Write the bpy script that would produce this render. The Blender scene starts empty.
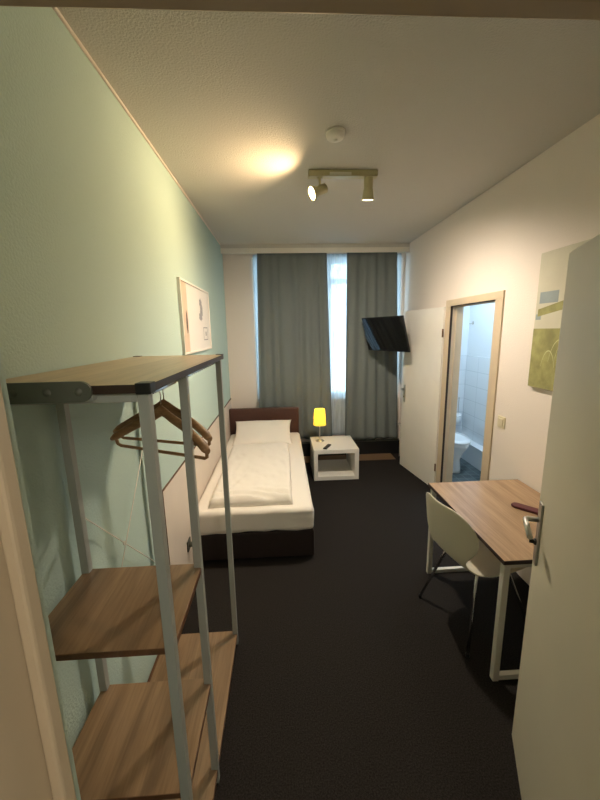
import bpy, bmesh, math, random
from mathutils import Vector, Matrix, noise
random.seed(7)
S = bpy.context.scene
COL = S.collection
PI = math.pi

# ------------------------------------------------------------------ room figures (metres)
W, L, H = 2.41, 4.90, 2.856
FY = 0.33            # inner face of the entrance wall
WT = 0.115           # thickness of the bathroom partition
BX = 3.30            # far wall of the bathroom
BY0, BY1, BH = 2.2, 4.82, 2.6

# ------------------------------------------------------------------ materials
def new_mat(name):
    m = bpy.data.materials.new(name); m.use_nodes = True
    nt = m.node_tree
    b = nt.nodes['Principled BSDF']
    return m, nt, b

def srgb(r, g, b):
    f = lambda c: (c/255)/12.92 if c/255 <= 0.04045 else (((c/255)+0.055)/1.055)**2.4
    return (f(r), f(g), f(b), 1)

def node(nt, t, **kw):
    n = nt.nodes.new(t)
    for k, v in kw.items(): setattr(n, k, v)
    return n

def coords(nt, scale=(1,1,1), rot=(0,0,0)):
    tc = node(nt, 'ShaderNodeTexCoord'); mp = node(nt, 'ShaderNodeMapping')
    mp.inputs['Scale'].default_value = scale; mp.inputs['Rotation'].default_value = rot
    nt.links.new(tc.outputs['Object'], mp.inputs['Vector'])
    return mp.outputs['Vector']

def plain(name, col, rough=0.5, metal=0.0, var=0.0, vscale=8, bump=0.0, bscale=60, spec=0.5, detail=4):
    m, nt, b = new_mat(name)
    b.inputs['Base Color'].default_value = col
    b.inputs['Roughness'].default_value = rough
    b.inputs['Metallic'].default_value = metal
    b.inputs['Specular IOR Level'].default_value = spec
    v = coords(nt)
    if var:
        n = node(nt, 'ShaderNodeTexNoise'); n.inputs['Scale'].default_value = vscale; n.inputs['Detail'].default_value = detail
        nt.links.new(v, n.inputs['Vector'])
        r = node(nt, 'ShaderNodeValToRGB')
        r.color_ramp.elements[0].position = .3; r.color_ramp.elements[1].position = .7
        r.color_ramp.elements[0].color = tuple(c*(1-var) for c in col[:3])+(1,)
        r.color_ramp.elements[1].color = tuple(min(1, c*(1+var)) for c in col[:3])+(1,)
        nt.links.new(n.outputs['Fac'], r.inputs['Fac']); nt.links.new(r.outputs['Color'], b.inputs['Base Color'])
    if bump:
        n2 = node(nt, 'ShaderNodeTexNoise'); n2.inputs['Scale'].default_value = bscale; n2.inputs['Detail'].default_value = 3
        nt.links.new(v, n2.inputs['Vector'])
        bp = node(nt, 'ShaderNodeBump'); bp.inputs['Strength'].default_value = bump; bp.inputs['Distance'].default_value = .01
        nt.links.new(n2.outputs['Fac'], bp.inputs['Height']); nt.links.new(bp.outputs['Normal'], b.inputs['Normal'])
    return m

def wood(name, c0, c1, scale=(26, 1.6, 26), rough=0.45):
    m, nt, b = new_mat(name)
    v = coords(nt, scale)
    n = node(nt, 'ShaderNodeTexNoise'); n.inputs['Scale'].default_value = 1.0; n.inputs['Detail'].default_value = 6; n.inputs['Roughness'].default_value = .62
    n.inputs['Distortion'].default_value = .7
    nt.links.new(v, n.inputs['Vector'])
    r = node(nt, 'ShaderNodeValToRGB')
    r.color_ramp.elements[0].position = .28; r.color_ramp.elements[1].position = .72
    r.color_ramp.elements[0].color = c0; r.color_ramp.elements[1].color = c1
    nt.links.new(n.outputs['Fac'], r.inputs['Fac'])
    # fine pores
    v2 = coords(nt, (scale[0]*7, scale[1]*4, scale[2]*7))
    n2 = node(nt, 'ShaderNodeTexNoise'); n2.inputs['Scale'].default_value = 1; n2.inputs['Detail'].default_value = 2
    nt.links.new(v2, n2.inputs['Vector'])
    mx = node(nt, 'ShaderNodeMix', data_type='RGBA', blend_type='MULTIPLY'); mx.inputs['Factor'].default_value = .3
    r2 = node(nt, 'ShaderNodeValToRGB'); r2.color_ramp.elements[0].position = .35; r2.color_ramp.elements[1].position = .5
    r2.color_ramp.elements[0].color = (.55,.5,.45,1); r2.color_ramp.elements[1].color = (1,1,1,1)
    nt.links.new(n2.outputs['Fac'], r2.inputs['Fac'])
    nt.links.new(r.outputs['Color'], mx.inputs['A']); nt.links.new(r2.outputs['Color'], mx.inputs['B'])
    nt.links.new(mx.outputs['Result'], b.inputs['Base Color'])
    b.inputs['Roughness'].default_value = rough
    return m

def emit(name, col, strength, base=(.9,.9,.9,1)):
    m, nt, b = new_mat(name)
    b.inputs['Base Color'].default_value = base
    b.inputs['Emission Color'].default_value = col; b.inputs['Emission Strength'].default_value = strength
    return m

def brick(name, col, mortar, bw, bh, plane, rough=.25, offset=0.0, col2=None, msize=.004, bump=.25):
    m, nt, b = new_mat(name)
    tc = node(nt, 'ShaderNodeTexCoord')
    sp = node(nt, 'ShaderNodeSeparateXYZ'); cb = node(nt, 'ShaderNodeCombineXYZ')
    nt.links.new(tc.outputs['Object'], sp.inputs['Vector'])
    nt.links.new(sp.outputs[plane[0]], cb.inputs['X']); nt.links.new(sp.outputs[plane[1]], cb.inputs['Y'])
    t = node(nt, 'ShaderNodeTexBrick'); t.offset = offset; t.squash = 1
    t.inputs['Color1'].default_value = col; t.inputs['Color2'].default_value = col2 or col; t.inputs['Mortar'].default_value = mortar
    t.inputs['Scale'].default_value = 1; t.inputs['Mortar Size'].default_value = msize
    t.inputs['Brick Width'].default_value = bw; t.inputs['Row Height'].default_value = bh
    nt.links.new(cb.outputs['Vector'], t.inputs['Vector']); nt.links.new(t.outputs['Color'], b.inputs['Base Color'])
    bp = node(nt, 'ShaderNodeBump'); bp.inputs['Strength'].default_value = bump; bp.inputs['Distance'].default_value = .003; bp.invert = True
    nt.links.new(t.outputs['Fac'], bp.inputs['Height']); nt.links.new(bp.outputs['Normal'], b.inputs['Normal'])
    b.inputs['Roughness'].default_value = rough
    return m

def sheer_mat(name, col, transp=.45):
    m = bpy.data.materials.new(name); m.use_nodes = True; nt = m.node_tree
    nt.nodes.remove(nt.nodes['Principled BSDF']); out = nt.nodes['Material Output']
    d = node(nt, 'ShaderNodeBsdfDiffuse'); tl = node(nt, 'ShaderNodeBsdfTranslucent'); tp = node(nt, 'ShaderNodeBsdfTransparent')
    d.inputs['Color'].default_value = col; tl.inputs['Color'].default_value = col
    m1 = node(nt, 'ShaderNodeMixShader'); m1.inputs[0].default_value = .6
    m2 = node(nt, 'ShaderNodeMixShader')
    w = node(nt, 'ShaderNodeTexNoise'); w.inputs['Scale'].default_value = 1; w.inputs['Detail'].default_value = 3
    nt.links.new(coords(nt, (60, 60, 4)), w.inputs['Vector'])
    mr = node(nt, 'ShaderNodeMapRange'); mr.inputs['From Min'].default_value = .3; mr.inputs['From Max'].default_value = .7
    mr.inputs['To Min'].default_value = transp-.12; mr.inputs['To Max'].default_value = transp+.12
    nt.links.new(w.outputs['Fac'], mr.inputs['Value']); nt.links.new(mr.outputs['Result'], m2.inputs[0])
    nt.links.new(d.outputs[0], m1.inputs[1]); nt.links.new(tl.outputs[0], m1.inputs[2])
    nt.links.new(m1.outputs[0], m2.inputs[1]); nt.links.new(tp.outputs[0], m2.inputs[2])
    nt.links.new(m2.outputs[0], out.inputs['Surface'])
    return m

def glass_mat(name):
    m = bpy.data.materials.new(name); m.use_nodes = True; nt = m.node_tree
    nt.nodes.remove(nt.nodes['Principled BSDF']); out = nt.nodes['Material Output']
    g = node(nt, 'ShaderNodeBsdfGlossy'); g.inputs['Roughness'].default_value = .03
    tp = node(nt, 'ShaderNodeBsdfTransparent'); tp.inputs['Color'].default_value = (.95,.98,.98,1)
    m1 = node(nt, 'ShaderNodeMixShader'); fr = node(nt, 'ShaderNodeFresnel'); fr.inputs['IOR'].default_value = 1.25
    nt.links.new(fr.outputs[0], m1.inputs[0]); nt.links.new(tp.outputs[0], m1.inputs[1]); nt.links.new(g.outputs[0], m1.inputs[2])
    nt.links.new(m1.outputs[0], out.inputs['Surface'])
    return m

def shade_mat(name):
    m = bpy.data.materials.new(name); m.use_nodes = True; nt = m.node_tree
    nt.nodes.remove(nt.nodes['Principled BSDF']); out = nt.nodes['Material Output']
    d = node(nt, 'ShaderNodeBsdfDiffuse'); d.inputs['Color'].default_value = (.85,.68,.07,1)
    tl = node(nt, 'ShaderNodeBsdfTranslucent'); tl.inputs['Color'].default_value = (.9,.70,.06,1)
    m1 = node(nt, 'ShaderNodeMixShader'); m1.inputs[0].default_value = .65
    e = node(nt, 'ShaderNodeEmission'); e.inputs['Color'].default_value = (1,.80,.16,1); e.inputs['Strength'].default_value = .22
    a = node(nt, 'ShaderNodeAddShader')
    nt.links.new(d.outputs[0], m1.inputs[1]); nt.links.new(tl.outputs[0], m1.inputs[2])
    nt.links.new(m1.outputs[0], a.inputs[0]); nt.links.new(e.outputs[0], a.inputs[1]); nt.links.new(a.outputs[0], out.inputs['Surface'])
    return m

M = {}
M['mint'] = plain('mint_woodchip', srgb(186, 208, 200), .9, bump=.3, bscale=110, spec=.15)
M['white_wall'] = plain('white_woodchip', srgb(232, 221, 210), .9, bump=.25, bscale=110, spec=.15)
M['ceil'] = plain('ceiling_woodchip', srgb(206, 202, 194), .95, bump=.35, bscale=110, spec=.1)
M['carpet'] = plain('dark_carpet', srgb(46, 43, 41), 1.0, var=.5, vscale=160, bump=.5, bscale=300, spec=.05)
M['cream_paint'] = plain('cream_gloss_paint', srgb(232, 227, 217), .35, var=.03, vscale=3, spec=.5)
M['door_paint'] = plain('door_paint', srgb(214, 207, 184), .38, var=.03, vscale=2, spec=.45)
M['frame_paint'] = plain('frame_paint', srgb(190, 176, 150), .45, var=.05, vscale=6)
M['bath_trim'] = plain('beige_trim', srgb(206, 187, 158), .45, var=.04, vscale=6)
M['white_lam'] = plain('white_laminate', srgb(232, 228, 218), .35)
M['panel'] = plain('beige_panel', srgb(224, 212, 198), .5, var=.03, vscale=4)
M['brown_edge'] = wood('brown_edging', srgb(82, 54, 32), srgb(112, 76, 48), (30, 3, 30))
M['oak'] = wood('rack_oak', srgb(112, 88, 64), srgb(158, 130, 98), (16, 1.2, 16), .3)
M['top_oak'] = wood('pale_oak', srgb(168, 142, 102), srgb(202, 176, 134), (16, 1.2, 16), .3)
M['desk_oak'] = wood('desk_oak', srgb(150, 120, 90), srgb(194, 164, 130), (22, 1.3, 22), .35)
M['dark_edge'] = plain('dark_edge_band', srgb(54, 38, 28), .5)
M['rack_metal'] = plain('rack_grey_metal', srgb(168, 172, 166), .4, metal=.15)
M['white_metal'] = plain('white_metal', srgb(222, 219, 208), .4)
M['plate'] = plain('dark_grey_plate', srgb(92, 94, 84), .5, metal=.2, var=.1, vscale=12)
M['black'] = plain('black_plastic', srgb(22, 22, 23), .4)
M['chrome'] = plain('chrome', (.8,.8,.8,1), .15, metal=1)
M['steel'] = plain('brushed_steel', (.58,.57,.54,1), .32, metal=1)
M['hanger'] = wood('hanger_wood', srgb(132, 98, 62), srgb(172, 136, 92), (10, 10, 60))
M['linen'] = plain('white_linen', srgb(236, 230, 220), .85, bump=.12, bscale=25, spec=.1)
M['leather'] = plain('dark_brown_leather', srgb(74, 44, 34), .45, var=.12, vscale=30, bump=.1, bscale=200)
M['bed_base'] = plain('dark_base_fabric', srgb(36, 25, 22), .7, var=.12, vscale=60)
M['curtain'] = plain('grey_curtain', srgb(114, 121, 120), .85, var=.04, vscale=120, bump=.06, bscale=400, spec=.1)
M['sheer'] = sheer_mat('sheer_voile', (.74,.83,.9,1), .36)
M['pane'] = glass_mat('window_glass')
M['shade'] = shade_mat('yellow_shade')
M['lens'] = emit('lit_lens', (1,.7,.35,1), 8)
M['bulb'] = emit('bulb', (1,.7,.3,1), 5)
M['dead_lens'] = plain('frosted_lens', srgb(180, 176, 160), .3)
M['cream_metal'] = plain('cream_metal', srgb(196, 188, 150), .35, metal=.1)
M['screen'] = plain('tv_screen', (.004,.004,.005,1), .05, spec=.45)
M['gloss_black'] = plain('gloss_black', (.008,.008,.009,1), .2)
M['red'] = plain('wine_red_leather', srgb(92, 36, 44), .5, var=.1, vscale=40)
M['chair'] = plain('cream_shell', srgb(222, 216, 196), .4)
M['dark_metal'] = plain('dark_metal', srgb(40, 38, 36), .4, metal=.4)
M['plug'] = plain('switch_plastic', srgb(220, 208, 176), .4)
M['porcelain'] = plain('porcelain', srgb(232, 236, 238), .12)
M['bath_wall'] = plain('bath_white', srgb(226, 232, 236), .7, bump=.1, bscale=90)
M['tile'] = brick('white_tiles', srgb(226, 232, 236), srgb(206, 214, 218), .3, .2, 'YZ')
M['tile_x'] = brick('white_tiles_end', srgb(226, 232, 236), srgb(206, 214, 218), .3, .2, 'XZ')
M['floor_tile'] = brick('slate_floor_tiles', srgb(56, 68, 70), srgb(112, 122, 122), .1, .1, 'XY', .35, col2=srgb(86, 98, 100))
M['plank'] = wood('floor_plank', srgb(104, 80, 58), srgb(140, 112, 84), (2, 30, 30))
M['canvas'] = plain('canvas_cream', srgb(206, 200, 178), .8, var=.04, vscale=9, bump=.1, bscale=300)
M['olive'] = plain('olive_paint', srgb(152, 148, 94), .7, var=.22, vscale=14, bump=.2, bscale=60)
M['olive_line'] = plain('pale_olive_line', srgb(196, 194, 140), .7)
M['bluegrey'] = plain('blue_grey_paint', srgb(150, 160, 160), .7, var=.06, vscale=14)
M['paper'] = plain('paper_white', srgb(228, 224, 218), .6)
M['tan'] = plain('tan_wash', srgb(212, 190, 168), .6, var=.1, vscale=10)
M['ink'] = plain('soft_grey_ink', srgb(158, 158, 158), .6, var=.2, vscale=60)
M['dark_ink'] = plain('dark_brown_ink', srgb(86, 68, 56), .6, var=.2, vscale=60)
M['hall'] = plain('hall_wall', srgb(170, 160, 140), .9)

# ------------------------------------------------------------------ mesh builder
class MB:
    def __init__(self): self.bm = bmesh.new(); self.mi = 0
    def _mark(self, faces):
        for f in faces: f.material_index = self.mi
    def box(self, a, b, bev=0.0, seg=2, M4=None):
        t = bmesh.new()
        r = bmesh.ops.create_cube(t, size=1)
        for v in t.verts:
            v.co = Vector(((a[i]+b[i])/2 + v.co[i]*(b[i]-a[i]) for i in range(3)))
        if bev: bmesh.ops.bevel(t, geom=t.edges[:], offset=bev, segments=seg, affect='EDGES', profile=.5)
        return self.merge(t, M4)
    def merge(self, t, M4=None, smooth=False):
        if M4 is not None: bmesh.ops.transform(t, matrix=M4, verts=t.verts[:])
        vm = {v: self.bm.verts.new(v.co) for v in t.verts}
        for f in t.faces:
            try:
                nf = self.bm.faces.new([vm[v] for v in f.verts]); nf.material_index = self.mi; nf.smooth = smooth or f.smooth
            except ValueError: pass
        t.free(); return self
    def tube(self, pts, r, n=12, closed=False, rr=None):
        pts = [Vector(p) for p in pts]; rings = []
        prev = None
        for i, p in enumerate(pts):
            if closed: d = pts[(i+1) % len(pts)]-pts[i-1]
            else: d = pts[min(i+1, len(pts)-1)]-pts[max(i-1, 0)]
            d.normalize()
            up = prev if prev is not None else (Vector((0,0,1)) if abs(d.z) < .9 else Vector((1,0,0)))
            x = d.cross(up).normalized(); y = x.cross(d).normalized(); prev = y
            q = rr[i] if rr else r
            rings.append([self.bm.verts.new(p+x*math.cos(2*PI*k/n)*q+y*math.sin(2*PI*k/n)*q) for k in range(n)])
        m = len(rings)
        for i in range(m if closed else m-1):
            a, b = rings[i], rings[(i+1) % m]
            for k in range(n):
                f = self.bm.faces.new((a[k], a[(k+1) % n], b[(k+1) % n], b[k])); f.smooth = True; f.material_index = self.mi
        if not closed:
            for rg in (list(reversed(rings[0])), rings[-1]):
                f = self.bm.faces.new(rg); f.material_index = self.mi
        return self
    def lathe(self, prof, c=(0,0,0), n=32, M4=None, sx=1, sy=1):
        t = bmesh.new(); rings = []
        for (r, z) in prof:
            if r < 1e-6: rings.append([t.verts.new((0,0,z))])
            else: rings.append([t.verts.new((r*sx*math.cos(2*PI*k/n), r*sy*math.sin(2*PI*k/n), z)) for k in range(n)])
        for a, b in zip(rings, rings[1:]):
            for k in range(n):
                k2 = (k+1) % n
                if len(a) == 1 and len(b) == 1: continue
                if len(a) == 1: f = t.faces.new((a[0], b[k], b[k2]))
                elif len(b) == 1: f = t.faces.new((a[k], a[k2], b[0]))
                else: f = t.faces.new((a[k], a[k2], b[k2], b[k]))
                f.smooth = True
        bmesh.ops.recalc_face_normals(t, faces=t.faces[:])
        X = Matrix.Translation(c) @ (M4 or Matrix())
        return self.merge(t, X)
    def prism(self, poly, axis, a, b):
        """polygon in the plane across axis, extruded a..b along it"""
        def P(u, v, w):
            return {'x': (w, u, v), 'y': (u, w, v), 'z': (u, v, w)}[axis]
        lo = [self.bm.verts.new(P(u, v, a)) for u, v in poly]; hi = [self.bm.verts.new(P(u, v, b)) for u, v in poly]
        n = len(poly); fs = [self.bm.faces.new(list(reversed(lo))), self.bm.faces.new(hi)]
        for i in range(n): fs.append(self.bm.faces.new((lo[i], lo[(i+1) % n], hi[(i+1) % n], hi[i])))
        self._mark(fs); return self
    def build(self, name, mats, parent=None, loc=None, recalc=True, mods=()):
        if recalc: bmesh.ops.recalc_face_normals(self.bm, faces=self.bm.faces[:])
        me = bpy.data.meshes.new(name); self.bm.to_mesh(me); self.bm.free()
        for m in (mats if isinstance(mats, (list, tuple)) else [mats]): me.materials.append(m)
        o = bpy.data.objects.new(name, me); COL.objects.link(o)
        if parent is not None: o.parent = parent
        if loc is not None: o.location = loc
        return o

def box(a, b, bev=0.0): return MB().box(a, b, bev)

def tag(o, label, cat=None, group=None, kind=None):
    o['label'] = label
    if cat: o['category'] = cat
    if group: o['group'] = group
    if kind: o['kind'] = kind
    return o

def thing(name, label, cat, loc=(0,0,0), rz=0, group=None):
    o = bpy.data.objects.new(name, None); COL.objects.link(o); o.empty_display_size = .1
    o.location = loc; o.rotation_euler = (0,0,rz)
    return tag(o, label, cat, group)

def struct(name, mb, mats, label, cat, parent=None):
    o = mb.build(name, mats, parent)
    if parent is None: tag(o, label, cat, kind='structure')
    return o

def off(a, loc): return tuple(a[i]-loc[i] for i in range(3))

# ------------------------------------------------------------------ SETTING
T = .15
m = MB(); m.box((-.15, -1.6, -.1), (W+.001, L+.2, 0))
struct('floor', m, M['carpet'], 'dark charcoal carpet covering the bedroom floor', 'floor')
m = MB(); m.box((-.15, FY-.03, H), (W+WT, L+.2, H+.1))
m.box((0, 4.764, 2.8125), (W, L, H))
struct('ceiling', m, M['ceil'], 'off-white woodchip ceiling of the bedroom', 'ceiling')
m = MB(); m.box((-T, FY-.2, 0), (0, L+.2, H))
struct('wall_left', m, M['mint'], 'mint green woodchip wall behind the bed side and clothes rack', 'wall')
# right wall with bathroom opening
OY0, OY1, OZ = 2.765, 3.502, 1.99
m = MB()
m.box((W, FY-.2, 0), (W+WT, OY0-.02, H)); m.box((W, OY1+.02, 0), (W+WT, L+.2, H)); m.box((W, OY0-.02, OZ+.02), (W+WT, OY1+.02, H))
struct('wall_right', m, M['white_wall'], 'off-white wall with the bathroom doorway in it', 'wall')
# back wall with window opening
WX0, WX1, WZ0, WZ1 = .375, 2.37, .84, 2.72
m = MB()
m.box((-.001, L, 0), (WX0, L+.22, H)); m.box((WX1, L, 0), (W+.001, L+.22, H)); m.box((WX0, L, 0), (WX1, L+.22, WZ0)); m.box((WX0, L, WZ1), (WX1, L+.22, H))
struct('wall_back', m, M['white_wall'], 'white end wall around the curtained window', 'wall')
# entrance wall
EX0, EX1, EZ = .47, 1.345, 2.015
m = MB()
m.box((0, .14, 0), (EX0, .302, H)); m.box((EX1, .14, 0), (W, .302, H)); m.box((EX0, .14, EZ), (EX1, .302, H))
m.box((0, .302, 0), (.4775, FY, H)); m.box((EX1, .302, 0), (W, FY, H)); m.box((.4775, .302, EZ+.02), (EX1, FY, H))
struct('wall_front', m, M['mint'], 'mint green entrance wall edge seen beside the door frame', 'wall')
# unseen hallway box behind the camera, added to keep sky light out
m = MB(); m.box((-.15, -1.7, 0), (2.6, -1.6, 2.5)); m.box((-.25, -1.7, 0), (-.15, .14, 2.5)); m.box((W, -1.7, 0), (W+.1, .14, 2.5))
m.box((-.15, .10, 0), (EX0-.06, .14, 2.5)); m.box((EX1+.06, .10, 0), (W, .14, 2.5)); m.box((EX0-.06, .10, EZ+.06), (EX1+.06, .14, 2.5))
struct('wall_hallway', m, M['hall'], 'unseen beige hallway walls outside the entrance door', 'wall')
m = MB(); m.box((-.25, -1.7, 2.5), (2.6, .14, 2.6))
struct('ceiling_hallway', m, M['hall'], 'unseen hallway ceiling outside the entrance door', 'ceiling')

# entrance door frame (lining, stop bead, casing)
m = MB()
m.box((EX0, .10, 0), (.483, .302, EZ)); m.box((.483, .285, 0), (.4955, .302, EZ-.015), .003)
m.box((EX1-.013, .10, 0), (EX1, .302, EZ)); m.box((EX0, .10, 2.008), (EX1, .302, EZ)); m.box((.483, .284, 2.0025), (EX1-.013, .302, 2.009), .002)
m.box((EX0-.07, .085, 0), (EX0+.004, .10, EZ+.07)); m.box((EX1-.004, .085, 0), (EX1+.07, .10, EZ+.07)); m.box((EX0-.07, .085, EZ), (EX1+.07, .10, EZ+.07))
struct('trim_1', m, M['frame_paint'], 'beige painted frame of the entrance door', 'door frame')

# bathroom door frame
m = MB()
m.box((W-.014, OY0-.1, 0), (W+.002, OY0, OZ), .003); m.box((W-.014, OY1, 0), (W+.002, OY1+.1, OZ), .003); m.box((W-.014, OY0-.1, OZ), (W+.002, OY1+.1, OZ+.06), .003)
m.box((W, OY0-.02, 0), (W+WT+.004, OY0, OZ)); m.box((W, OY1, 0), (W+WT+.004, OY1+.02, OZ)); m.box((W, OY0, OZ-.002), (W+WT+.004, OY1, OZ+.02))
m.box((W+.045, OY0, 0), (W+.06, OY0+.012, OZ)); m.box((W+.045, OY1-.012, 0), (W+.06, OY1, OZ)); m.box((W+.045, OY0, OZ-.014), (W+.06, OY1, OZ-.002))
m.mi = 1
m.box((W-.012, OY1-.006, 0), (W+.008, OY1, OZ-.002)); m.box((W-.012, OY0, OZ-.008), (W+.012, OY1-.006, OZ-.002))
struct('trim_2', m, [M['bath_trim'], M['dark_edge']], 'beige wooden frame around the bathroom doorway', 'door frame')

# thin white bead where the mint wall meets the ceiling
m = MB(); m.box((0, FY, H-.012), (.012, L-.16, H), .003)
struct('trim_3', m, M['white_wall'], 'thin white bead along the top of the mint wall', 'trim')
# skirting left and bare floor strip at the back
m = MB(); m.box((0, FY, 0), (.016, 1.955, .055), .003)
struct('baseboard_left', m, M['brown_edge'], 'brown wooden skirting at the foot of the mint wall', 'baseboard')
m = MB(); m.box((.98, 4.84, 0), (W-.0, L, .20), .003)  # black box put in for the shadow below the curtain hems
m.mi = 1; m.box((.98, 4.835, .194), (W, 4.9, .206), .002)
struct('shade_strip_back', m, [M['black'], M['plate']], 'black strip standing for the shadow under the curtains', 'baseboard')
m = MB(); m.box((.98, 4.60, 0), (W-.14, 4.838, .008), .002)
struct('trim_4', m, M['plank'], 'strip of brown floorboard below the black shade strip', 'floor strip')

# bathroom shell
m = MB(); m.box((W+.001, BY0-.1, -.1), (BX+.1, BY1+.1, -.001))
struct('floor_bathroom', m, M['floor_tile'], 'slate blue tiled bathroom floor', 'floor')
m = MB(); m.box((W+WT, BY0-.1, BH), (BX+.1, BY1+.1, BH+.1))
struct('ceiling_bathroom', m, M['bath_wall'], 'white bathroom ceiling', 'ceiling')
m = MB(); m.box((BX, BY0-.1, 0), (BX+.1, BY1+.1, BH)); m.mi = 1; m.box((BX-.008, BY0, 0), (BX, BY1, 1.4))
struct('wall_bathroom_right', m, [M['bath_wall'], M['tile']], 'white tiled bathroom wall facing the doorway', 'wall')
m = MB(); m.box((W+WT, BY1, 0), (BX, BY1+.1, BH)); m.mi = 1; m.box((W+WT, BY1-.008, 0), (BX-.008, BY1, 1.4))
struct('wall_bathroom_back', m, [M['bath_wall'], M['tile_x']], 'white tiled bathroom end wall behind the toilet', 'wall')
m = MB(); m.box((W+WT, BY0-.1, 0), (BX, BY0, BH))
struct('wall_bathroom_front', m, M['bath_wall'], 'white near wall of the bathroom', 'wall')
# boxed-in pipe ledge
m = MB(); m.box((3.19, BY0, 0), (BX-.008, BY1-.008, .25)); m.mi = 1; m.box((3.18, BY0, .25), (BX-.008, BY1-.008, .268), .003)
struct('trim_5', m, [M['porcelain'], M['porcelain']], 'low white boxed ledge along the bathroom wall', 'ledge')

# window_1: frame > panes
win = thing('window_1', 'white framed window behind the grey curtains', 'window', (0,0,0)); win['kind'] = 'structure'
FW = .06
m = MB(); y0, y1 = L+.09, L+.15
m.box((WX0, y0, WZ0), (WX1, y1, WZ0+FW), .004); m.box((WX0, y0, WZ1-FW), (WX1, y1, WZ1), .004)
nx = [WX0, (WX0+WX1)/2-.045, (WX0+WX1)/2+.045, WX1]
m.box((WX0, y0, WZ0+FW), (WX0+FW, y1, WZ1-FW), .004); m.box((WX1-FW, y0, WZ0+FW), (WX1, y1, WZ1-FW), .004)
m.box(((WX0+WX1)/2-.05, y0-.01, WZ0+FW), ((WX0+WX1)/2+.05, y1, WZ1-FW), .004)
m.box((WX0+FW, y0, 2.40), (WX1-FW, y1, 2.46), .004)
m.build('window_frame', M['white_lam'], win)
cx = (WX0+WX1)/2
for (a, b) in ((WX0+FW, cx-.05), (cx+.05, WX1-FW)):
    for (c, d) in ((WZ0+FW, 2.40), (2.46, WZ1-FW)):
        box((a, L+.118, c), (b, L+.122, d)).build('pane', M['pane'], win)
box((WX0, L-.02, WZ0-.03), (WX1, L+.09, WZ0), .004).build('window_sill', M['white_lam'], win)

# ------------------------------------------------------------------ entrance door (open)
fe = Vector((1.698, 1.209, 0)); hd = Vector((-.433, -.9, 0)).normalized()
ang = math.atan2(-hd.y, -hd.x)          # local +x runs from hinge to free edge
LEN = .905
hp = fe+hd*LEN
d1 = thing('door_1', 'cream entrance door standing open at the right', 'door', (hp.x, hp.y, .004), ang); d1['kind'] = 'structure'
box((0, -.04, 0), (LEN, 0, 2.015), .002).build('door_leaf', M['door_paint'], d1)
px = LEN-.052
hnd = box((px-.02, 0, .885), (px+.02, .008, 1.135), .003).build('handle_plate', M['steel'], d1)
m = MB(); m.tube([(px, .006, 1.065), (px, .043, 1.065), (px-.005, .050, 1.064), (px-.018, .052, 1.062), (px-.105, .052, 1.045)], .0095, 12)
m.build('lever', M['steel'], hnd)
m = MB(); m.lathe([(0, 0), (.012, 0), (.012, .008), (0, .008)], (px, .007, .975), 16, Matrix.Rotation(-PI/2, 4, 'X'))
m.box((px-.003, .014, .968), (px+.003, .030, .982), .001); m.build('lock_cylinder', M['dark_metal'], hnd)
m = MB(); m.box((LEN-.002, -.032, .93), (LEN+.0015, -.012, 1.12)); m.build('lock_plate', M['steel'], d1)
m = MB()
for z in (.25, 1.75): m.tube([(-.004, .003, z), (-.004, .003, z+.09)], .008, 12)
m.build('hinge', M['steel'], d1)

# bathroom door leaf (open, folded back along the wall)
a = Vector((2.386, 3.625, 0)); b = Vector((2.262, 4.42, 0)); dd = b-a; BL = dd.length
d2 = thing('door_2', 'white bathroom door folded back beside the curtains', 'door', (a.x, a.y, .006), math.atan2(dd.y, dd.x)); d2['kind'] = 'structure'
box((0, -.042, 0), (BL, -.002, 1.985), .003).build('door_leaf', M['cream_paint'], d2)
# local +y faces the room (rotated): room is towards -x world -> local +y
h2 = box((BL-.085, -.003, .86), (BL-.045, .006, 1.08), .003).build('handle_plate', M['steel'], d2)
m = MB(); m.tube([(BL-.065, .004, 1.03), (BL-.065, .05, 1.03), (BL-.075, .056, 1.03), (BL-.175, .056, 1.025)], .009, 12); m.build('lever', M['steel'], h2)
m = MB(); m.lathe([(0,0), (.009,0), (.009,.006), (0,.006)], (BL-.065, .005, .93), 14, Matrix.Rotation(-PI/2, 4, 'X')); m.build('keyhole', M['dark_metal'], h2)
for z in (.22, 1.68):
    m = MB(); m.tube([(-.006, .002, z), (-.006, .002, z+.085)], .008, 12); m.build('hinge', M['brown_edge'], d2)

# ------------------------------------------------------------------ CLOTHES RACK
R0 = (0, 0, 0)
rack = thing('clothes_rack', 'open grey metal clothes rack with oak shelves along the mint wall', 'clothes rack', (.02, .79, 0))
RL = (.02, .79, 0)
X0, X1 = .022, .428
YS = (.793, 1.1385, 1.778)
PW = .026
def rk(mb, name, mat): return mb.build(name, mat, rack, (-RL[0], -RL[1], 0))
ZT = 1.672
for y in YS:
    for x in (X1-PW, X0):
        yy = y if y == YS[0] else y-PW
        rk(box((x, yy, .012), (x+PW, yy+PW, ZT-.02), .002), 'post', M['rack_metal'])
        rk(box((x+.002, yy+.002, 0), (x+PW-.002, yy+PW-.002, .014), .002), 'foot', M['black'])
# frame rails below the top shelf
m = MB()
for y in YS:
    yy = y if y == YS[0] else y-PW
    m.box((X0+PW, yy+.004, ZT-.042), (X1-PW, yy+PW-.004, ZT-.0205), .002)
m.box((X0+.004, YS[0]+PW, ZT-.04), (X0+PW-.004, YS[1]-PW, ZT-.0205), .001); m.box((X0+.004, YS[1], ZT-.04), (X0+PW-.004, YS[2]-PW, ZT-.0205), .001)
rk(m, 'top_rail', M['rack_metal'])
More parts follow.
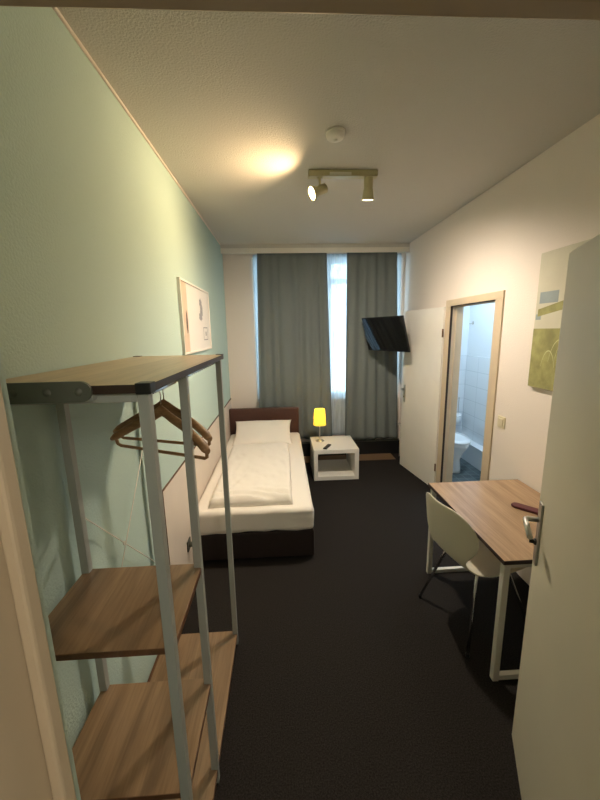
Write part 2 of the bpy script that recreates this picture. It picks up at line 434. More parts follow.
# top shelf with dark edge band and black corner caps
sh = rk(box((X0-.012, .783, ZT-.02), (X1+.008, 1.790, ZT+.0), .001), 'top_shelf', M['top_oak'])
m = MB(); e = .0015
m.box((X1+.008, .783, ZT-.0195), (X1+.008+e, 1.790, ZT-.0005)); m.box((X0-.012, .783-e, ZT-.0195), (X1+.008, .783, ZT-.0005)); m.box((X0-.012, 1.790, ZT-.0195), (X1+.008, 1.790+e, ZT-.0005))
m.build('edge_band', M['dark_edge'], sh)
for cx_, cy_ in ((X1+.010, .781), (X1+.010, 1.792), (X0-.0135, 1.792), (X0-.0135, .781)):
    sx = 1 if cx_ > .2 else -1; sy = 1 if cy_ > 1.2 else -1
    m = MB(); m.box((min(cx_, cx_-sx*.034), min(cy_, cy_-sy*.034), ZT-.0225), (max(cx_, cx_-sx*.034), max(cy_, cy_-sy*.034), ZT+.0025), .002)
    m.build('corner_cap', M['black'], sh)
# lower shelves
for z0, ye in ((.962, YS[1]), (.474, YS[1]), (.064, YS[2])):
    q = rk(box((X0+.004, YS[0]+.003, z0), (X1-.003, ye-.002, z0+.018), .0005), 'shelf', M['oak'])
    m = MB(); m.box((X0+.004, YS[0]+.0015, z0), (X1-.003, YS[0]+.003, z0+.0178)); m.box((X1-.003, YS[0]+.0015, z0), (X1-.0015, ye-.002, z0+.0178)); m.build('edge_band', M['brown_edge'], q)  # brown edges paint in the shading on the shelf's near and front faces
# hanging rail: flat oval chrome tube
t = bmesh.new()
m = MB(); m.lathe([(0,0), (.016,0), (.016, YS[2]-YS[1]-.01), (0, YS[2]-YS[1]-.01)], (.262, YS[1]-.01, 1.612), 20, Matrix.Rotation(-PI/2, 4, 'X'), .5, 1)
rk(m, 'hanging_rail', M['chrome'])
m = MB(); m.box((.392, YS[0]+PW, 1.628), (.398, YS[1]-PW, 1.651), .002); m.box((.392, YS[1], 1.628), (.398, YS[2]-PW, 1.651), .002)
m.tube([(.405, YS[0]+PW+.03, 1.634), (.412, YS[0]+PW+.015, 1.628), (.41, YS[0]+PW+.002, 1.64)], .005, 8)
rk(m, 'front_rail', M['chrome'])
m = MB(); m.box((.250, YS[1]-PW-.004, 1.598), (.274, YS[1]-.004, 1.632), .002); rk(m, 'rail_bracket', M['rack_metal'])
# cross brace at the wall side
m = MB(); xb = X0+.006
m.tube([(xb, YS[1]-.004, 1.19), (xb, YS[2]-.02, .55)], .0025, 6); m.tube([(xb+.006, YS[2]-.02, 1.30), (xb+.006, YS[1]-.004, .56)], .0025, 6)
m.lathe([(0,0), (.009,0), (.009,.004), (0,.004)], (xb-.001, 1.415, .9), 12, Matrix.Rotation(PI/2, 4, 'Y'))
rk(m, 'cross_brace', M['white_metal'])
# grey end plate with three screw heads
m = MB()
zc, hh = 1.6605, .0225
poly = [(.08, zc-hh), (.317-hh, zc-hh)]+[(.317-hh+hh*math.cos(q), zc+hh*math.sin(q)) for q in [(-PI/2+PI*i/10) for i in range(1, 10)]]+[(.317-hh, zc+hh), (.08, zc+hh)]
m.prism(poly, 'y', .770, .778)
pl = rk(m, 'end_plate', M['plate'])
for x in (.155, .225, .29):
    m = MB(); m.lathe([(0, .004), (.006, .003), (.009, 0)], (x, .770, zc), 14, Matrix.Rotation(PI/2, 4, 'X'))
    m.build('screw', M['plate'], pl)
m = MB(); m.box((.30, .776, 1.640), (.315, .796, 1.652)); rk(m, 'plate_bracket', M['rack_metal'])

# ------------------------------------------------------------------ COAT HANGERS
def make_hanger(label, loc, rz):
    t = thing('coat_hanger', label, 'coat hanger', loc, rz, 'wooden hangers on the rack rail')
    # arms: swept bar, thicker towards the shoulder tips, bowed forward
    m = MB(); n = 24; rings = []
    for i in range(n+1):
        s = -1+2*i/n; x = s*.215
        z = -.03-.10*abs(s)**1.3+.012*max(0, 1-abs(s)*5)
        y = -.035*abs(s)**2
        w = .008+.013*abs(s)**1.6; h = .016+.004*(1-abs(s))
        if i in (0, n): w *= .55; h *= .6
        rings.append([m.bm.verts.new((x, y+w*math.cos(2*PI*k/12), z+h*math.sin(2*PI*k/12))) for k in range(12)])
    for p, q in zip(rings, rings[1:]):
        for k in range(12):
            f = m.bm.faces.new((p[k], p[(k+1) % 12], q[(k+1) % 12], q[k])); f.smooth = True
    m.bm.faces.new(rings[0]); m.bm.faces.new(list(reversed(rings[-1])))
    m.build('shoulder', M['hanger'], t)
    m = MB(); m.tube([(-.205, -.03, -.13), (-.202, -.026, -.153), (-.19, -.022, -.16), (.19, -.022, -.16), (.202, -.026, -.153), (.205, -.03, -.13)], .006, 10); m.build('trouser_bar', M['hanger'], t)
    m = MB(); pts = [(0,0,-.02), (0,0,.045)]
    for i in range(13):
        q = -PI*.5+.35+i*(PI*1.25)/12
        pts.append((.0, -.021*math.cos(q+0.0), .074+.021*math.sin(q)))
    m.tube([(p[1], p[0], p[2]) if False else p for p in pts], .002, 8); m.build('hook', M['chrome'], t)
    return t
make_hanger('wooden coat hanger nearest the camera on the rack rail', (.305, 1.225, 1.535), -.46)
make_hanger('wooden coat hanger hanging behind the nearest one on the rack rail', (.275, 1.345, 1.535), -.36)

# ------------------------------------------------------------------ WALL PANEL and BED
m = MB(); PT = .87
m.box((0, 1.972, .0), (.010, L, PT), .001)
wp = m.build('wall_panel', M['panel']); tag(wp, 'beige wooden guard panel on the mint wall beside the bed', 'wall panel')
m = MB(); m.box((.0, 1.966, 0), (.0115, 1.972, PT+.003)); m.box((0, 1.972, PT), (.0115, L, PT+.004)); m.build('edge_strip', M['brown_edge'], wp)
sk = thing('wall_socket', 'grey plug in a wall socket low on the beige panel', 'socket', (.010, 2.37, .27))
m = MB(); m.box((0, -.04, -.04), (.01, .04, .04), .004); m.build('face_plate', M['plate'], sk)
m = MB(); m.lathe([(0,.03), (.017,.03), (.019,.0), (0,0)], (.009, 0, 0), 18, Matrix.Rotation(PI/2, 4, 'Y')); m.tube([(.035,0,0), (.045,0,-.01), (.044,.0,-.06), (.03,.01,-.2), (.012,.05,-.26)], .0035, 8); m.build('plug', M['plate'], sk)

bed = thing('single_bed', 'single bed with brown headboard and white sheet under the mint wall', 'bed', (.03, 2.5, 0))
BL_ = (.03, 2.5, 0)
def bd(mb, name, mat): return mb.build(name, mat, bed, (-BL_[0], -BL_[1], 0))
bd(box((.018, 2.51, .03), (.942, 4.60, .255), .012), 'base', M['bed_base'])
for x in (.07, .87):
    for y in (2.56, 4.5): bd(box((x, y, 0), (x+.05, y+.05, .035), .004), 'leg', M['black'])
bd(box((.0125, 4.605, .12), (.935, 4.665, .782), .014), 'headboard', M['leather'])
# mattress under a fitted sheet: rounded block with light pulls in the cloth
t = bmesh.new(); bmesh.ops.create_cube(t, size=1)
for v in t.verts: v.co = Vector((.4785+v.co.x*.925, 3.545+v.co.y*2.11, .352+v.co.z*.19))
bmesh.ops.bevel(t, geom=t.edges[:], offset=.05, segments=5, affect='EDGES', profile=.6)
bmesh.ops.subdivide_edges(t, edges=[e for e in t.edges if e.calc_length() > .3], cuts=26, use_grid_fill=True)
for f in t.faces: f.smooth = True
for v in t.verts:
    k = noise.noise(Vector((v.co.x*6, v.co.y*5, v.co.z*9)))*.006 + noise.noise(Vector((v.co.x*3, v.co.y*14, v.co.z*20)))*.004
    if v.co.z < .40: v.co.y += k*2.4*(v.co.y < 2.6); v.co.x += k if v.co.x > .5 else 0
    else: v.co.z += k
    if v.co.z < .29: v.co.z += .012*noise.noise(Vector((v.co.x*9, v.co.y*9, 1)))
m = MB(); m.merge(t, smooth=True)
bd(m, 'mattress', M['linen'])

def cloth_slab(x0, x1, y0, y1, zb, h, nx, ny, edge, wr, seed, corner=.02, crease=None):
    """soft closed slab: puffed top and flat underside"""
    m = MB(); top = []; bot = []
    for j in range(ny+1):
        rt = []; rb = []
        for i in range(nx+1):
            u, v = i/nx, j/ny
            x = x0+(x1-x0)*u; y = y0+(y1-y0)*v
            du = min(u, 1-u)*(x1-x0); dv = min(v, 1-v)*(y1-y0)
            fu = min(1, du/edge); fv = min(1, dv/edge)
            k = (1-(1-fu)**2.2)**.5*(1-(1-fv)**2.2)**.5
            n1 = noise.fractal(Vector((x*5+seed, y*4, seed)), 1, 2, 4)
            n2 = noise.noise(Vector((x*16+seed*2, y*9+x*5, seed)))
            z = zb+h*k+(wr*n1+wr*.5*n2)*k
            if crease: z += crease(x, y)*k
            ex = noise.noise(Vector((x*7, y*7, seed+4)))*.008*(1-min(fu, fv))
            rt.append(m.bm.verts.new((x+ex, y+ex, z)))
            rb.append(rt[-1] if (i in (0, nx) or j in (0, ny)) else m.bm.verts.new((x+ex, y+ex, zb)))
        top.append(rt); bot.append(rb)
    for j in range(ny):
        for i in range(nx):
            f = m.bm.faces.new((top[j][i], top[j][i+1], top[j+1][i+1], top[j+1][i])); f.smooth = True
            q = [bot[j][i], bot[j+1][i], bot[j+1][i+1], bot[j][i+1]]
            f = m.bm.faces.new(q); f.smooth = True
    return m
def dcrease(x, y):
    s = math.exp(-((y-2.66)/.10)**2)
    return -.020*s*math.sin((y-2.56)*62+x*9+math.sin(x*11)*1.6)*(.4+.6*(x-.125)/.66) - .006*math.exp(-((x-.2-.35*(y-2.6))/.02)**2)*math.exp(-((y-2.8)/.3)**2)
dv = cloth_slab(.125, .785, 2.56, 3.98, .4465, .062, 66, 120, .05, .010, 3.1, crease=dcrease)
tag(dv.build('duvet', M['linen']), 'white duvet folded lengthwise on the bed', 'duvet')
# pillow leaning on the headboard
t = MB(); nx, ny = 48, 34; top = []; bot = []
pw, ph = .70, .50
for j in range(ny+1):
    a_, b_ = [], []
    for i in range(nx+1):
        u, v = -1+2*i/nx, -1+2*j/ny
        cr = 1+.05*(abs(u)*abs(v))**3 - .03*(1-abs(u)**2)*abs(v) - .03*(1-abs(v)**2)*abs(u)
        k = ((1-abs(u)**3)*(1-abs(v)**3))**.55
        x = u*pw/2*cr; y = v*ph/2*cr
        n1 = noise.fractal(Vector((x*7, y*7, 8.2)), 1, 2, 3)*.008
        z1 = .062*k+n1*k; z2 = -.05*k
        p = t.bm.verts.new((x, y, z1)); a_.append(p)
        b_.append(p if (i in (0, nx) or j in (0, ny)) else t.bm.verts.new((x, y, z2)))
    top.append(a_); bot.append(b_)
for j in range(ny):
    for i in range(nx):
        f = t.bm.faces.new((top[j][i], top[j][i+1], top[j+1][i+1], top[j+1][i])); f.smooth = True
        f = t.bm.faces.new((bot[j][i], bot[j+1][i], bot[j+1][i+1], bot[j][i+1])); f.smooth = True
pil = t.build('pillow', M['linen']); pil.rotation_euler = (.36, 0, .0); pil.location = (.465, 4.32, .533)
tag(pil, 'white pillow leaning against the brown headboard', 'pillow')

# ------------------------------------------------------------------ SIDE TABLE, LAMP, REMOTE
sx0, sx1, sy0, sy1, sz = 1.076, 1.619, 3.992, 4.552, .384
st = thing('side_table', 'low white open-fronted side table right of the bed', 'side table', ((sx0+sx1)/2, (sy0+sy1)/2, 0))
sl = tuple(st.location)
def so(mb, name, mat): return mb.build(name, mat, st, (-sl[0], -sl[1], 0))
tk = .05
so(box((sx0, sy0, sz-tk), (sx1, sy1, sz), .002), 'table_top', M['white_lam'])
so(box((sx0, sy0, 0), (sx0+tk, sy1, sz-tk), .002), 'side_panel', M['white_lam'])
so(box((sx1-tk, sy0, 0), (sx1, sy1, sz-tk), .002), 'side_panel', M['white_lam'])
so(box((sx0+tk, sy0, 0), (sx1-tk, sy1, tk), .002), 'bottom_shelf', M['white_lam'])

lx, ly = 1.188, 4.36
lamp = thing('table_lamp', 'small lit table lamp with yellow shade on the white side table', 'table lamp', (lx, ly, sz))
m = MB(); m.lathe([(0,0), (.055,0), (.057,.006), (.05,.012), (.012,.018), (.007,.03), (0,.03)]); m.build('base', M['steel'], lamp)
m = MB(); m.lathe([(0,.015), (.006,.015), (.006,.30), (0,.30)], n=14); m.build('stem', M['steel'], lamp)
m = MB(); prof = [(.082,.215), (.064,.42), (.062,.42), (.080,.215)]
m.lathe(prof+[prof[0]], n=40)
m.build('lamp_shade', M['shade'], lamp)
m = MB(); m.lathe([(0,.285), (.012,.287), (.014,.30), (.024,.33), (.022,.35), (0,.36)], n=20); m.build('bulb', M['bulb'], lamp)

rc = thing('remote_control', 'dark remote control lying on the white side table', 'remote control', (1.248, 4.09, sz+.001), .0)
rc.rotation_euler = (0, 0, math.atan2(.25, .13)-PI/2)
m = MB(); m.box((-.023, -.085, 0), (.023, .085, .018), .006, 3); m.build('body', M['black'], rc)
m = MB()
for i in range(3):
    for j in range(6): m.box((-.015+i*.012, -.065+j*.02, .0178), (-.007+i*.012, -.055+j*.02, .0198), .0005)
m.build('buttons', M['plate'], rc)

# ------------------------------------------------------------------ CURTAINS
def curtain(name, label, cat, x0t, x1t, x0b, x1b, y, zt, zb, folds, amp, mat, seed, thick=.003, hem=0.0):
    m = MB(); nx = int(folds*16); nz = 40; G = []
    for j in range(nz+1):
        v = j/nz; row = []
        for i in range(nx+1):
            u = i/nx
            us = u+.018*math.sin(u*9+seed)+.012*math.sin(u*23+seed*2)
            x = (x0t+(x1t-x0t)*us)*(1-v)+(x0b+(x1b-x0b)*us)*v
            a = amp*(.55+.45*v)*(.75+.5*noise.noise(Vector((u*6, v*.8, seed))))
            ph = u*folds*2*PI+.5*math.sin(v*2+u*5+seed)
            yy = y+a*math.sin(ph)+.4*a*math.sin(ph*.5+seed)+.006*noise.noise(Vector((u*14, v*5, seed+9)))
            z = zt+(zb-zt)*v
            if j == nz: z += hem*math.sin(u*5+seed)
            row.append(m.bm.verts.new((x, yy, z)))
        G.append(row)
    for j in range(nz):
        for i in range(nx):
            f = m.bm.faces.new((G[j][i], G[j][i+1], G[j+1][i+1], G[j+1][i])); f.smooth = True
    o = m.build(name, mat)
    s = o.modifiers.new('thickness', 'SOLIDIFY'); s.thickness = thick
    return tag(o, label, cat)
curtain('curtain', 'long grey curtain left of the window gap, behind the bed headboard', 'curtain', .428, 1.348, .365, 1.422, 4.80, 2.762, .287, 7, .021, M['curtain'], 1.3, hem=.008)
curtain('curtain', 'long grey curtain right of the window gap, behind the television', 'curtain', 1.607, 2.258, 1.594, 2.345, 4.80, 2.762, .24, 5, .021, M['curtain'], 4.1, hem=.01)
curtain('sheer_curtain', 'white sheer voile hanging over the window between the grey curtains', 'sheer curtain', WX0+.01, WX1-.01, WX0+.01, WX1-.01, 4.868, 2.755, .30, 34, .008, M['sheer'], 2.2, .0005)
cr = thing('curtain_rail', 'white curtain rail board under the ceiling across the end wall', 'curtain rail', (0, 4.76, 2.75))
m = MB(); m.box((0.001, 0, 0), (W-.001, .016, .062), .003); m.build('fascia', M['cream_paint'], cr)
m = MB(); m.box((.001, .016, .046), (W-.001, .138, .062)); m.build('top_board', M['cream_paint'], cr)
m = MB(); m.box((.02, .03, .012), (W-.02, .05, .046)); m.box((.02, .10, .012), (W-.02, .118, .046)); m.build('track', M['white_metal'], cr)

# heating pipes beside the shade strip
hp_ = thing('heating_pipe', 'pair of thin white heating pipes in the corner right of the curtain', 'pipe', (2.378, 4.82, 0))
for dx in (0, .028):
    m = MB(); m.tube([(dx-.01, -.09, .0), (dx-.01, -.09, .42), (dx-.01, -.07, .44), (dx-.01, .05, .445)], .009, 12); m.build('pipe', M['cream_paint'], hp_)
m = MB(); m.lathe([(0,0), (.016,0), (.018,.03), (.012,.045), (0,.045)], (-.01, -.09, .24), 16); m.build('valve', M['cream_paint'], hp_)

# ------------------------------------------------------------------ TELEVISION
sc_ = 1.0; f = sc_/.9
cam0 = Vector((.7259, 0, 1.78)); c0 = Vector((1.852, 3.885, 1.723))
ct = cam0+(c0-cam0)*f
aa, tt = -1.13, .30
tv = thing('television', 'black flat television on a swivel arm in front of the right curtain', 'television', ct)
Rv = Vector((math.cos(aa), math.sin(aa), 0)); nv = Vector((math.sin(aa), -math.cos(aa), 0))
Uv = math.cos(tt)*Vector((0,0,1))+math.sin(tt)*nv
Nv = Rv.cross(Uv)                     # screen normal (towards the viewer side)
MT = Matrix((Rv, Uv, Nv)).transposed().to_4x4()
TW, TH = .73*sc_, .43*sc_
m = MB(); m.box((-TW/2, -TH/2, -.022), (TW/2, TH/2, 0), .006, 2, MT); m.box((-.24, -.16, -.05), (.24, .10, -.02), .01, 2, MT)
m.build('housing', M['gloss_black'], tv)
m = MB(); m.box((-TW/2+.012, -TH/2+.018, -.002), (TW/2-.012, TH/2-.012, .0012), 0, 1, MT); m.build('screen', M['screen'], tv)
wpnt = Vector((W-.012, 4.585, 1.72))-ct
bk = MT @ Vector((0, -.02, -.05))
m = MB(); m.box((-.1, -.1, -.056), (.1, .1, -.049), .002, 2, MT); m.box((wpnt.x-.008, wpnt.y-.04, wpnt.z-.11), (wpnt.x+.012, wpnt.y+.04, wpnt.z+.11), .003)
mid = Vector((W-.19-ct.x, 4.60-ct.y, 1.72-ct.z))
for dz in (-.02, .02):
    m.tube([wpnt+Vector((0,0,dz)), mid+Vector((0,0,dz))], .012, 10); m.tube([mid+Vector((0,0,dz)), bk+Vector((.01,0,dz))], .012, 10)
m.tube([mid+Vector((0,0,-.045)), mid+Vector((0,0,.045))], .018, 14)
m.build('wall_bracket', M['dark_metal'], tv)
m = MB(); q = MT @ Vector((.1,-.15,-.04)); m.tube([q, q+Vector((.02,.05,-.05)), q+Vector((.06,.12,-.06)), Vector((W-.02-ct.x, 4.60-ct.y, -.12))], .004, 8); m.build('cable', M['black'], tv)

# ------------------------------------------------------------------ CEILING SPOTLIGHT, SMOKE DETECTOR
BYc = 2.68
sp = thing('ceiling_spotlight', 'cream two-lamp spotlight bar on the ceiling, left lamp lit', 'spotlight', (1.19, BYc, H))
m = MB(); m.box((-.245, -.03, -.042), (.235, .03, 0), .006, 2); m.build('bar', M['cream_metal'], sp)
m = MB(); m.box((-.10, -.0315, -.036), (.05, -.0295, -.018), .0005); m.build('bar_highlight', M['white_lam'], sp)  # white plate drawn for the bright reflection on the bar
aim = Vector((-.86, -.30, -.40)).normalized()
def head(px_, pivot_dz, axis, lens_mat, lens_r, ln, rec=0):
    piv = Vector((px_, 0, pivot_dz))
    m = MB(); m.tube([(px_, 0, -.04), (px_, 0, pivot_dz+.012)], .008, 12); m.lathe([(0,-.040), (.02,-.040), (.02,-.048), (0,-.048)], (px_,0,0), 18); stem = m.build('stem', M['cream_metal'], sp)
    q = axis.to_track_quat('Z', 'Y').to_matrix().to_4x4()
    c = piv
    m = MB(); m.lathe([(0,-.05), (.026,-.05), (.031,-.045), (.032,.0), (.030,.02), (.034,.03), (lens_r,ln-.002), (lens_r,ln), (lens_r-.004,ln), (lens_r-.006,ln-.008-rec), (0,ln-.008-rec)], c, 28, q)
    hd_ = m.build('lamp_head', M['cream_metal'], sp)
    m = MB(); m.lathe([(0,ln-.004-rec), (lens_r-.007,ln-.005-rec), (lens_r-.007,ln-.0079-rec), (0,ln-.0079-rec)], c, 28, q); m.build('lens', lens_mat, hd_)
    return Vector(sp.location)+c+axis*ln
tip = head(-.165, -.122, aim, M['lens'], .049, .07)
aim2 = Vector((.04, .24, -1)).normalized()
tip2 = head(.175, -.09, Vector((.04, .24, -1)).normalized(), M['lens'], .042, .09, .022)  # lens glow of this head is added along with its fill light

sd = thing('smoke_detector', 'round white smoke detector on the ceiling before the spotlight', 'smoke detector', (1.058, 2.19, H))
m = MB(); m.lathe([(0,0), (.055,0), (.055,-.008), (0,-.008)]); m.build('mount', M['white_lam'], sd)
m = MB(); m.lathe([(0,-.006), (.05,-.008), (.052,-.02), (.046,-.034), (.03,-.04), (0,-.041)]); m.build('cover', M['white_lam'], sd)
m = MB(); m.lathe([(0,-.040), (.012,-.041), (.011,-.045), (0,-.046)], n=20); m.build('test_button', M['white_metal'], sd)

# ------------------------------------------------------------------ PICTURES
pa = thing('framed_picture', 'framed white print with soft grey blots above the bed on the mint wall', 'picture', (0, 3.23, 1.62))
py0, py1, pz0, pz1 = 2.66-3.23, 3.68-3.23, 0.0, .55
fr = .016
m = MB(); m.box((.001, py0, pz0), (.024, py0+fr, pz1), .002); m.box((.001, py1-fr, pz0), (.024, py1, pz1), .002); m.box((.001, py0+fr, pz0), (.024, py1-fr, pz0+fr), .002); m.box((.001, py0+fr, pz1-fr), (.024, py1-fr, pz1), .002)
m.build('frame', M['cream_paint'], pa)
m = MB(); m.box((.001, py0+fr, pz0+fr), (.014, py1-fr, pz1-fr))
m.mi = 1; m.box((.0139, py0+.03, pz0+fr), (.0144, py0+.19, pz1-fr))
m.mi = 3; m.prism([(py0+.15+.022*math.cos(2*PI*k/14)*(1+.35*math.sin(k*2.7)), pz0+.24+.085*math.sin(2*PI*k/14)*(1+.2*math.cos(k*3))) for k in range(14)], 'x', .0143, .0147)
m.mi = 2
for (yy, zz, ry, rz_) in ((.66, .42, .045, .035), (.68, .36, .05, .06), (.64, .30, .06, .035)):
    m.prism([(py0+yy+ry*math.cos(2*PI*k/16)*(1+.2*math.sin(k*2.3+yy*9)), pz0+zz+rz_*math.sin(2*PI*k/16)*(1+.2*math.cos(k*3.1))) for k in range(16)], 'x', .0139, .0145+yy*.0003)
for (y_, z_, y2, z2) in ((.72,.09,.90,.10), (.72,.2,.90,.21), (.72,.09,.73,.21), (.89,.09,.90,.21), (.80,.13,.84,.17)):
    m.box((.0139, py0+y_, pz0+z_), (.0146, py0+y2, pz0+z2))
m.build('print', [M['paper'], M['tan'], M['ink'], M['dark_ink']], pa)

pb = thing('canvas_painting', 'olive and cream abstract canvas on the right wall behind the open door', 'painting', (W, 1.93, 1.385))
w2 = .355
m = MB(); m.box((-.028, -w2, 0), (-.001, w2, .845), .003)
m.mi = 1; m.box((-.0286, -.25, .004), (-.0279, w2-.001, .38))
m.prism([(.06,.50),(.33,.455),(.33,.50),(.06,.555)], 'x', -.0288, -.0279)
m.mi = 2; m.box((-.0287, .17, .535), (-.0279, .325, .605)); m.box((-.0286, .30, .435), (-.0279, .345, .47))
m.mi = 3
for c_, r_ in ((.12, .25), (.05, .3), (.2, .18)):
    pts = [(c_+r_*.35*math.cos(q), .06+r_*1.0*math.sin(q)) for q in [PI*.15+i*PI*.7/14 for i in range(15)]]
    for p, q in zip(pts, pts[1:]):
        m.prism([(p[0], p[1]), (q[0], q[1]), (q[0], q[1]+.008), (p[0], p[1]+.008)], 'x', -.029, -.0279)
m.build('canvas', [M['canvas'], M['olive'], M['bluegrey'], M['olive_line']], pb)

ls = thing('light_switch', 'cream light switch on the wall right of the bathroom doorway', 'light switch', (W, 2.564, 1.06))
m = MB(); m.box((-.009, -.045, -.045), (0, .045, .045), .003); m.build('cover_plate', M['plug'], ls)
m = MB(); m.box((-.014, -.028, -.028), (-.008, .028, .028), .002); m.build('rocker', M['plug'], ls)

# ------------------------------------------------------------------ DESK
dx0, dx1, dy0, dy1, dz = 1.744, 2.402, 1.436, 2.311, .70
dk = thing('desk', 'oak topped desk with white tube frame against the right wall', 'desk', ((dx0+dx1)/2, (dy0+dy1)/2, 0))
dl = tuple(dk.location)
def do(mb, name, mat): return mb.build(name, mat, dk, (-dl[0], -dl[1], 0))
dt = do(box((dx0, dy0, dz-.022), (dx1, dy1, dz), .0015), 'desk_top', M['desk_oak'])
m = MB()
m.box((dx0-.0015, dy0, dz-.0215), (dx0, dy1, dz-.0005)); m.box((dx0, dy0-.0015, dz-.0215), (dx1, dy0, dz-.0005)); m.box((dx0, dy1, dz-.0215), (dx1, dy1+.0015, dz-.0005))
m.build('edge_band', M['dark_edge'], dt, None)
lw = .032
for yy in (dy0+.012, dy1-.012-lw):
    for xx in (dx0+.012, dx1-.012-lw): do(box((xx, yy, .0), (xx+lw, yy+lw, dz-.022), .004), 'leg', M['white_metal'])
    do(box((dx0+.012+lw, yy+.002, .004), (dx1-.012-lw, yy+lw-.002, .032), .003), 'floor_bar', M['white_metal'])
m = MB(); m.box((dx0+.06, dy0+.044, dz-.05), (dx0+.085, dy1-.044, dz-.0225), .002); m.box((dx1-.085, dy0+.044, dz-.05), (dx1-.06, dy1-.044, dz-.0225), .002)
for yy in (dy0+.012, dy1-.012-lw): m.box((dx0+.045, yy+.002, dz-.05), (dx1-.045, yy+lw-.002, dz-.0225), .002)
do(m, 'top_frame', M['white_metal'])

# dark red case on the desk
rc2 = Vector((2.135, 1.925, dz+.0005)); d_ = Vector((.66, -.75, 0)).normalized()
cs = thing('glasses_case', 'wine red leather case with rounded end on the desk', 'case', rc2, math.atan2(d_.y, d_.x))
m = MB(); pr_ = [(.03*math.cos(q), .03*math.sin(q)) for q in [PI/2+PI*i/12 for i in range(13)]]+[(.17+.03*math.cos(q), .03*math.sin(q)) for q in [-PI/2+PI*i/12 for i in range(13)]]
m.prism(pr_, 'z', 0, .016); o = m.build('case_body', M['red'], cs); bv = o.modifiers.new('soft', 'BEVEL'); bv.width = .004; bv.segments = 3
m = MB(); m.prism([(x*1.02-.0017, y*1.02) for x, y in pr_], 'z', .007, .009); m.build('seam', M['dark_edge'], cs)

# ------------------------------------------------------------------ CHAIR
ch = thing('chair', 'cream moulded shell chair pushed under the oak desk', 'chair', (1.658, 1.822, 0), .20)
prof = [(.425,.425,.15), (.41,.443,.19), (.36,.452,.212), (.26,.448,.222), (.15,.442,.222), (.07,.446,.205), (.02,.466,.17), (-.005,.505,.148), (-.022,.56,.190), (-.036,.62,.225), (-.052,.70,.232), (-.064,.765,.205), (-.07,.805,.16), (-.073,.822,.09)]
m = MB(); NV = 16; G = []
for k, (x, z, hw) in enumerate(prof):
    row = []
    isb = max(0, min(1, (z-.45)/.2)) if x < .1 else 0
    for j in range(NV+1):
        s = -1+2*j/NV
        yy = hw*s
        row.append(m.bm.verts.new((x+isb*.05*abs(s)**2.0*(hw/.2)**2, yy, z+(1-isb)*.012*abs(s)**2.5)))
    G.append(row)
for a_, b_ in zip(G, G[1:]):
    for j in range(NV):
        f = m.bm.faces.new((a_[j], a_[j+1], b_[j+1], b_[j])); f.smooth = True
o = m.build('seat_shell', M['chair'], ch)
s = o.modifiers.new('thickness', 'SOLIDIFY'); s.thickness = .011; s.offset = 0
s = o.modifiers.new('smooth', 'SUBSURF'); s.levels = 1; s.render_levels = 2
m = MB(); m.box((.10, -.10, .412), (.32, .10, .428), .004); m.tube([(.12,-.12,.418), (.12,.12,.418)], .009, 10); m.tube([(.30,-.12,.418), (.30,.12,.418)], .009, 10); m.build('under_frame', M['dark_metal'], ch)
for sy in (-1, 1):
    for (xa, xb) in ((.12, .0), (.30, .44)):
        m = MB(); m.tube([(xa, sy*.115, .418), (xa+(xb-xa)*.08, sy*.128, .405), (xa+(xb-xa)*.2, sy*.14, .37), (xb, sy*.228, .012)], .0085, 12)
        lg = m.build('leg', M['chrome'] , ch)
        m = MB(); m.lathe([(0,0), (.011,0), (.012,.014), (.009,.024), (0,.024)], (xb, sy*.229, 0), 14); m.build('foot_cap', M['black'], lg)

# ------------------------------------------------------------------ BATHROOM FITTINGS
tl = thing('toilet', 'white toilet bowl seen through the bathroom doorway', 'toilet', (2.865, 4.22, 0))
m = MB()
def ell(cx, cy, rx, ry, z, n=32, tb=0):
    return [m.bm.verts.new((cx+rx*math.cos(2*PI*k/n), cy+ry*math.sin(2*PI*k/n)*(1 if math.sin(2*PI*k/n) < 0 else .85), z)) for k in range(n)]
rings = [ell(0,.02,.105,.20,0), ell(0,.02,.10,.19,.05), ell(0,.03,.098,.175,.16), ell(0,.01,.125,.20,.25), ell(0,-.0,.165,.25,.34), ell(0,-.005,.178,.268,.395), ell(0,-.005,.17,.26,.402), ell(0,-.005,.13,.21,.40), ell(0,-.005,.10,.16,.30), ell(0,0,.05,.08,.24)]
for p, q in zip(rings, rings[1:]):
    for k in range(32):
        f = m.bm.faces.new((p[k], p[(k+1) % 32], q[(k+1) % 32], q[k])); f.smooth = True
m.bm.faces.new(rings[-1]); m.bm.faces.new(list(reversed(rings[0])))
m.box((-.10, .12, .0), (.10, .59, .38), .02, 3)
m.build('bowl', M['porcelain'], tl)
m = MB(); r1 = ell(0,-.005,.185,.278,.404); r2 = ell(0,-.005,.188,.28,.415); r3 = ell(0,-.005,.182,.274,.43); r4 = ell(0,-.005,.12,.2,.434)
for p, q in ((r1,r2),(r2,r3),(r3,r4)):
    for k in range(32):
        f = m.bm.faces.new((p[k], p[(k+1) % 32], q[(k+1) % 32], q[k])); f.smooth = True
m.bm.faces.new(r4); m.bm.faces.new(list(reversed(r1)))
m.build('seat_lid', M['porcelain'], tl)
tb = thing('toilet_brush', 'toilet brush in a wall holder beside the toilet', 'toilet brush', (3.19, 4.80, .46))
m = MB(); m.lathe([(0,0), (.036,0), (.042,.01), (.046,.13), (.042,.13), (.038,.012), (0,.012)], (0,-.055,0), 24); m.build('holder_cup', M['porcelain'], tb)
m = MB(); m.tube([(0,.010,.10), (0,-.008,.10)], .012, 12); m.tube([(.047*math.cos(q), -.055+.047*math.sin(q), .10) for q in [2*PI*i/24 for i in range(24)]], .004, 8, True); m.build('wall_mount', M['chrome'], tb)
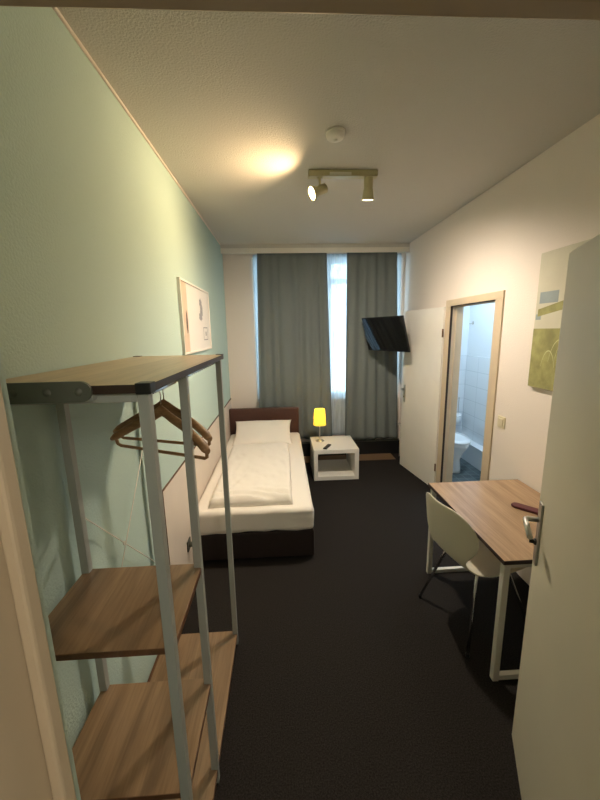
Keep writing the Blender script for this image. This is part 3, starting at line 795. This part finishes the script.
m = MB(); m.lathe([(0,.03), (.028,.03), (.03,.05), (.028,.1), (.008,.115), (.006,.12), (.006,.34), (.01,.35), (.008,.37), (0,.372)], (0,-.055,0), 18); m.build('brush', M['steel'], tb)
hk = thing('wall_hook', 'small chrome hook high on the bathroom wall', 'hook', (BX, 4.72, 1.84))
m = MB(); m.lathe([(0,0), (.022,0), (.022,.006), (0,.006)], (0,0,0), 18, Matrix.Rotation(-PI/2, 4, 'Y')); m.build('rosette', M['steel'], hk)
m = MB(); m.tube([(-.004,0,0), (-.03,0,-.004), (-.045,0,-.016), (-.05,0,-.002)], .006, 10); m.build('peg', M['steel'], hk)

# ------------------------------------------------------------------ LIGHTS
def lamp_obj(name, kind, loc, energy, color, parent=None, **kw):
    d = bpy.data.lights.new(name, kind); d.energy = energy; d.color = color
    for k, v in kw.items(): setattr(d, k, v)
    o = bpy.data.objects.new(name, d); COL.objects.link(o); o.location = loc
    return o
o = lamp_obj('spot_bulb', 'SPOT', tip+aim*.006, 27, (1, .70, .38), spot_size=math.radians(170), spot_blend=.9, shadow_soft_size=.03)
o.rotation_euler = aim.to_track_quat('-Z', 'Y').to_euler()
o = lamp_obj('right_head_fill', 'SPOT', tip2+aim2*.003, 66, (1, .86, .70), spot_size=math.radians(178), spot_blend=.7, shadow_soft_size=.04)  # light added in the right head to fill the right wall and carpet
o.rotation_euler = aim2.to_track_quat('-Z', 'Y').to_euler()
lamp_obj('table_bulb', 'POINT', (lx, ly, sz+.385), 1.2, (1, .74, .4), shadow_soft_size=.02)
o = lamp_obj('bathroom_fill', 'AREA', (2.9, 3.7, BH-.02), 11, (.60, .81, 1), shape='RECTANGLE', size=.5, size_y=1.2)  # unseen area light added in place of bathroom daylight, no fitting
lamp_obj('hall_fill', 'POINT', (1.2, -.9, 2.3), 17, (1, .9, .78), shadow_soft_size=.15)  # unseen point light added behind the camera to fill the near room
o = lamp_obj('window_portal', 'AREA', ((WX0+WX1)/2, L+.21, (WZ0+WZ1)/2), 1, (1,1,1), shape='RECTANGLE', size=WX1-WX0, size_y=WZ1-WZ0)
o.rotation_euler = (-PI/2, 0, 0); o.data.cycles.is_portal = True

wd = bpy.data.worlds.new('sky'); S.world = wd; wd.use_nodes = True
bg = wd.node_tree.nodes['Background']; bg.inputs['Color'].default_value = (.66, .85, 1, 1); bg.inputs['Strength'].default_value = 2.8

# ------------------------------------------------------------------ CAMERA
f_px, pitch, yaw, roll = 354.22, .1929, .0496, -.0193
cp, s_p, cy, sy = math.cos(pitch), math.sin(pitch), math.cos(yaw), math.sin(yaw)
F = Vector((sy*cp, cy*cp, -s_p)); Rr = Vector((cy, -sy, 0)); U = Rr.cross(F)
R2 = math.cos(roll)*Rr+math.sin(roll)*U; U2 = -math.sin(roll)*Rr+math.cos(roll)*U
cd = bpy.data.cameras.new('camera'); cam = bpy.data.objects.new('camera', cd); COL.objects.link(cam)
cam.matrix_world = Matrix.Translation((.7259, 0, 1.78)) @ Matrix((R2, U2, -F)).transposed().to_4x4()
cd.sensor_fit = 'VERTICAL'; cd.sensor_height = 24; cd.lens = f_px/800*24; cd.clip_start = .02
S.camera = cam
vs = S.view_settings
S.display_settings.display_device = 'sRGB'
vs.view_transform = 'Standard'; vs.look = 'None'; vs.gamma = 1; vs.use_curve_mapping = False; vs.exposure = 1.14
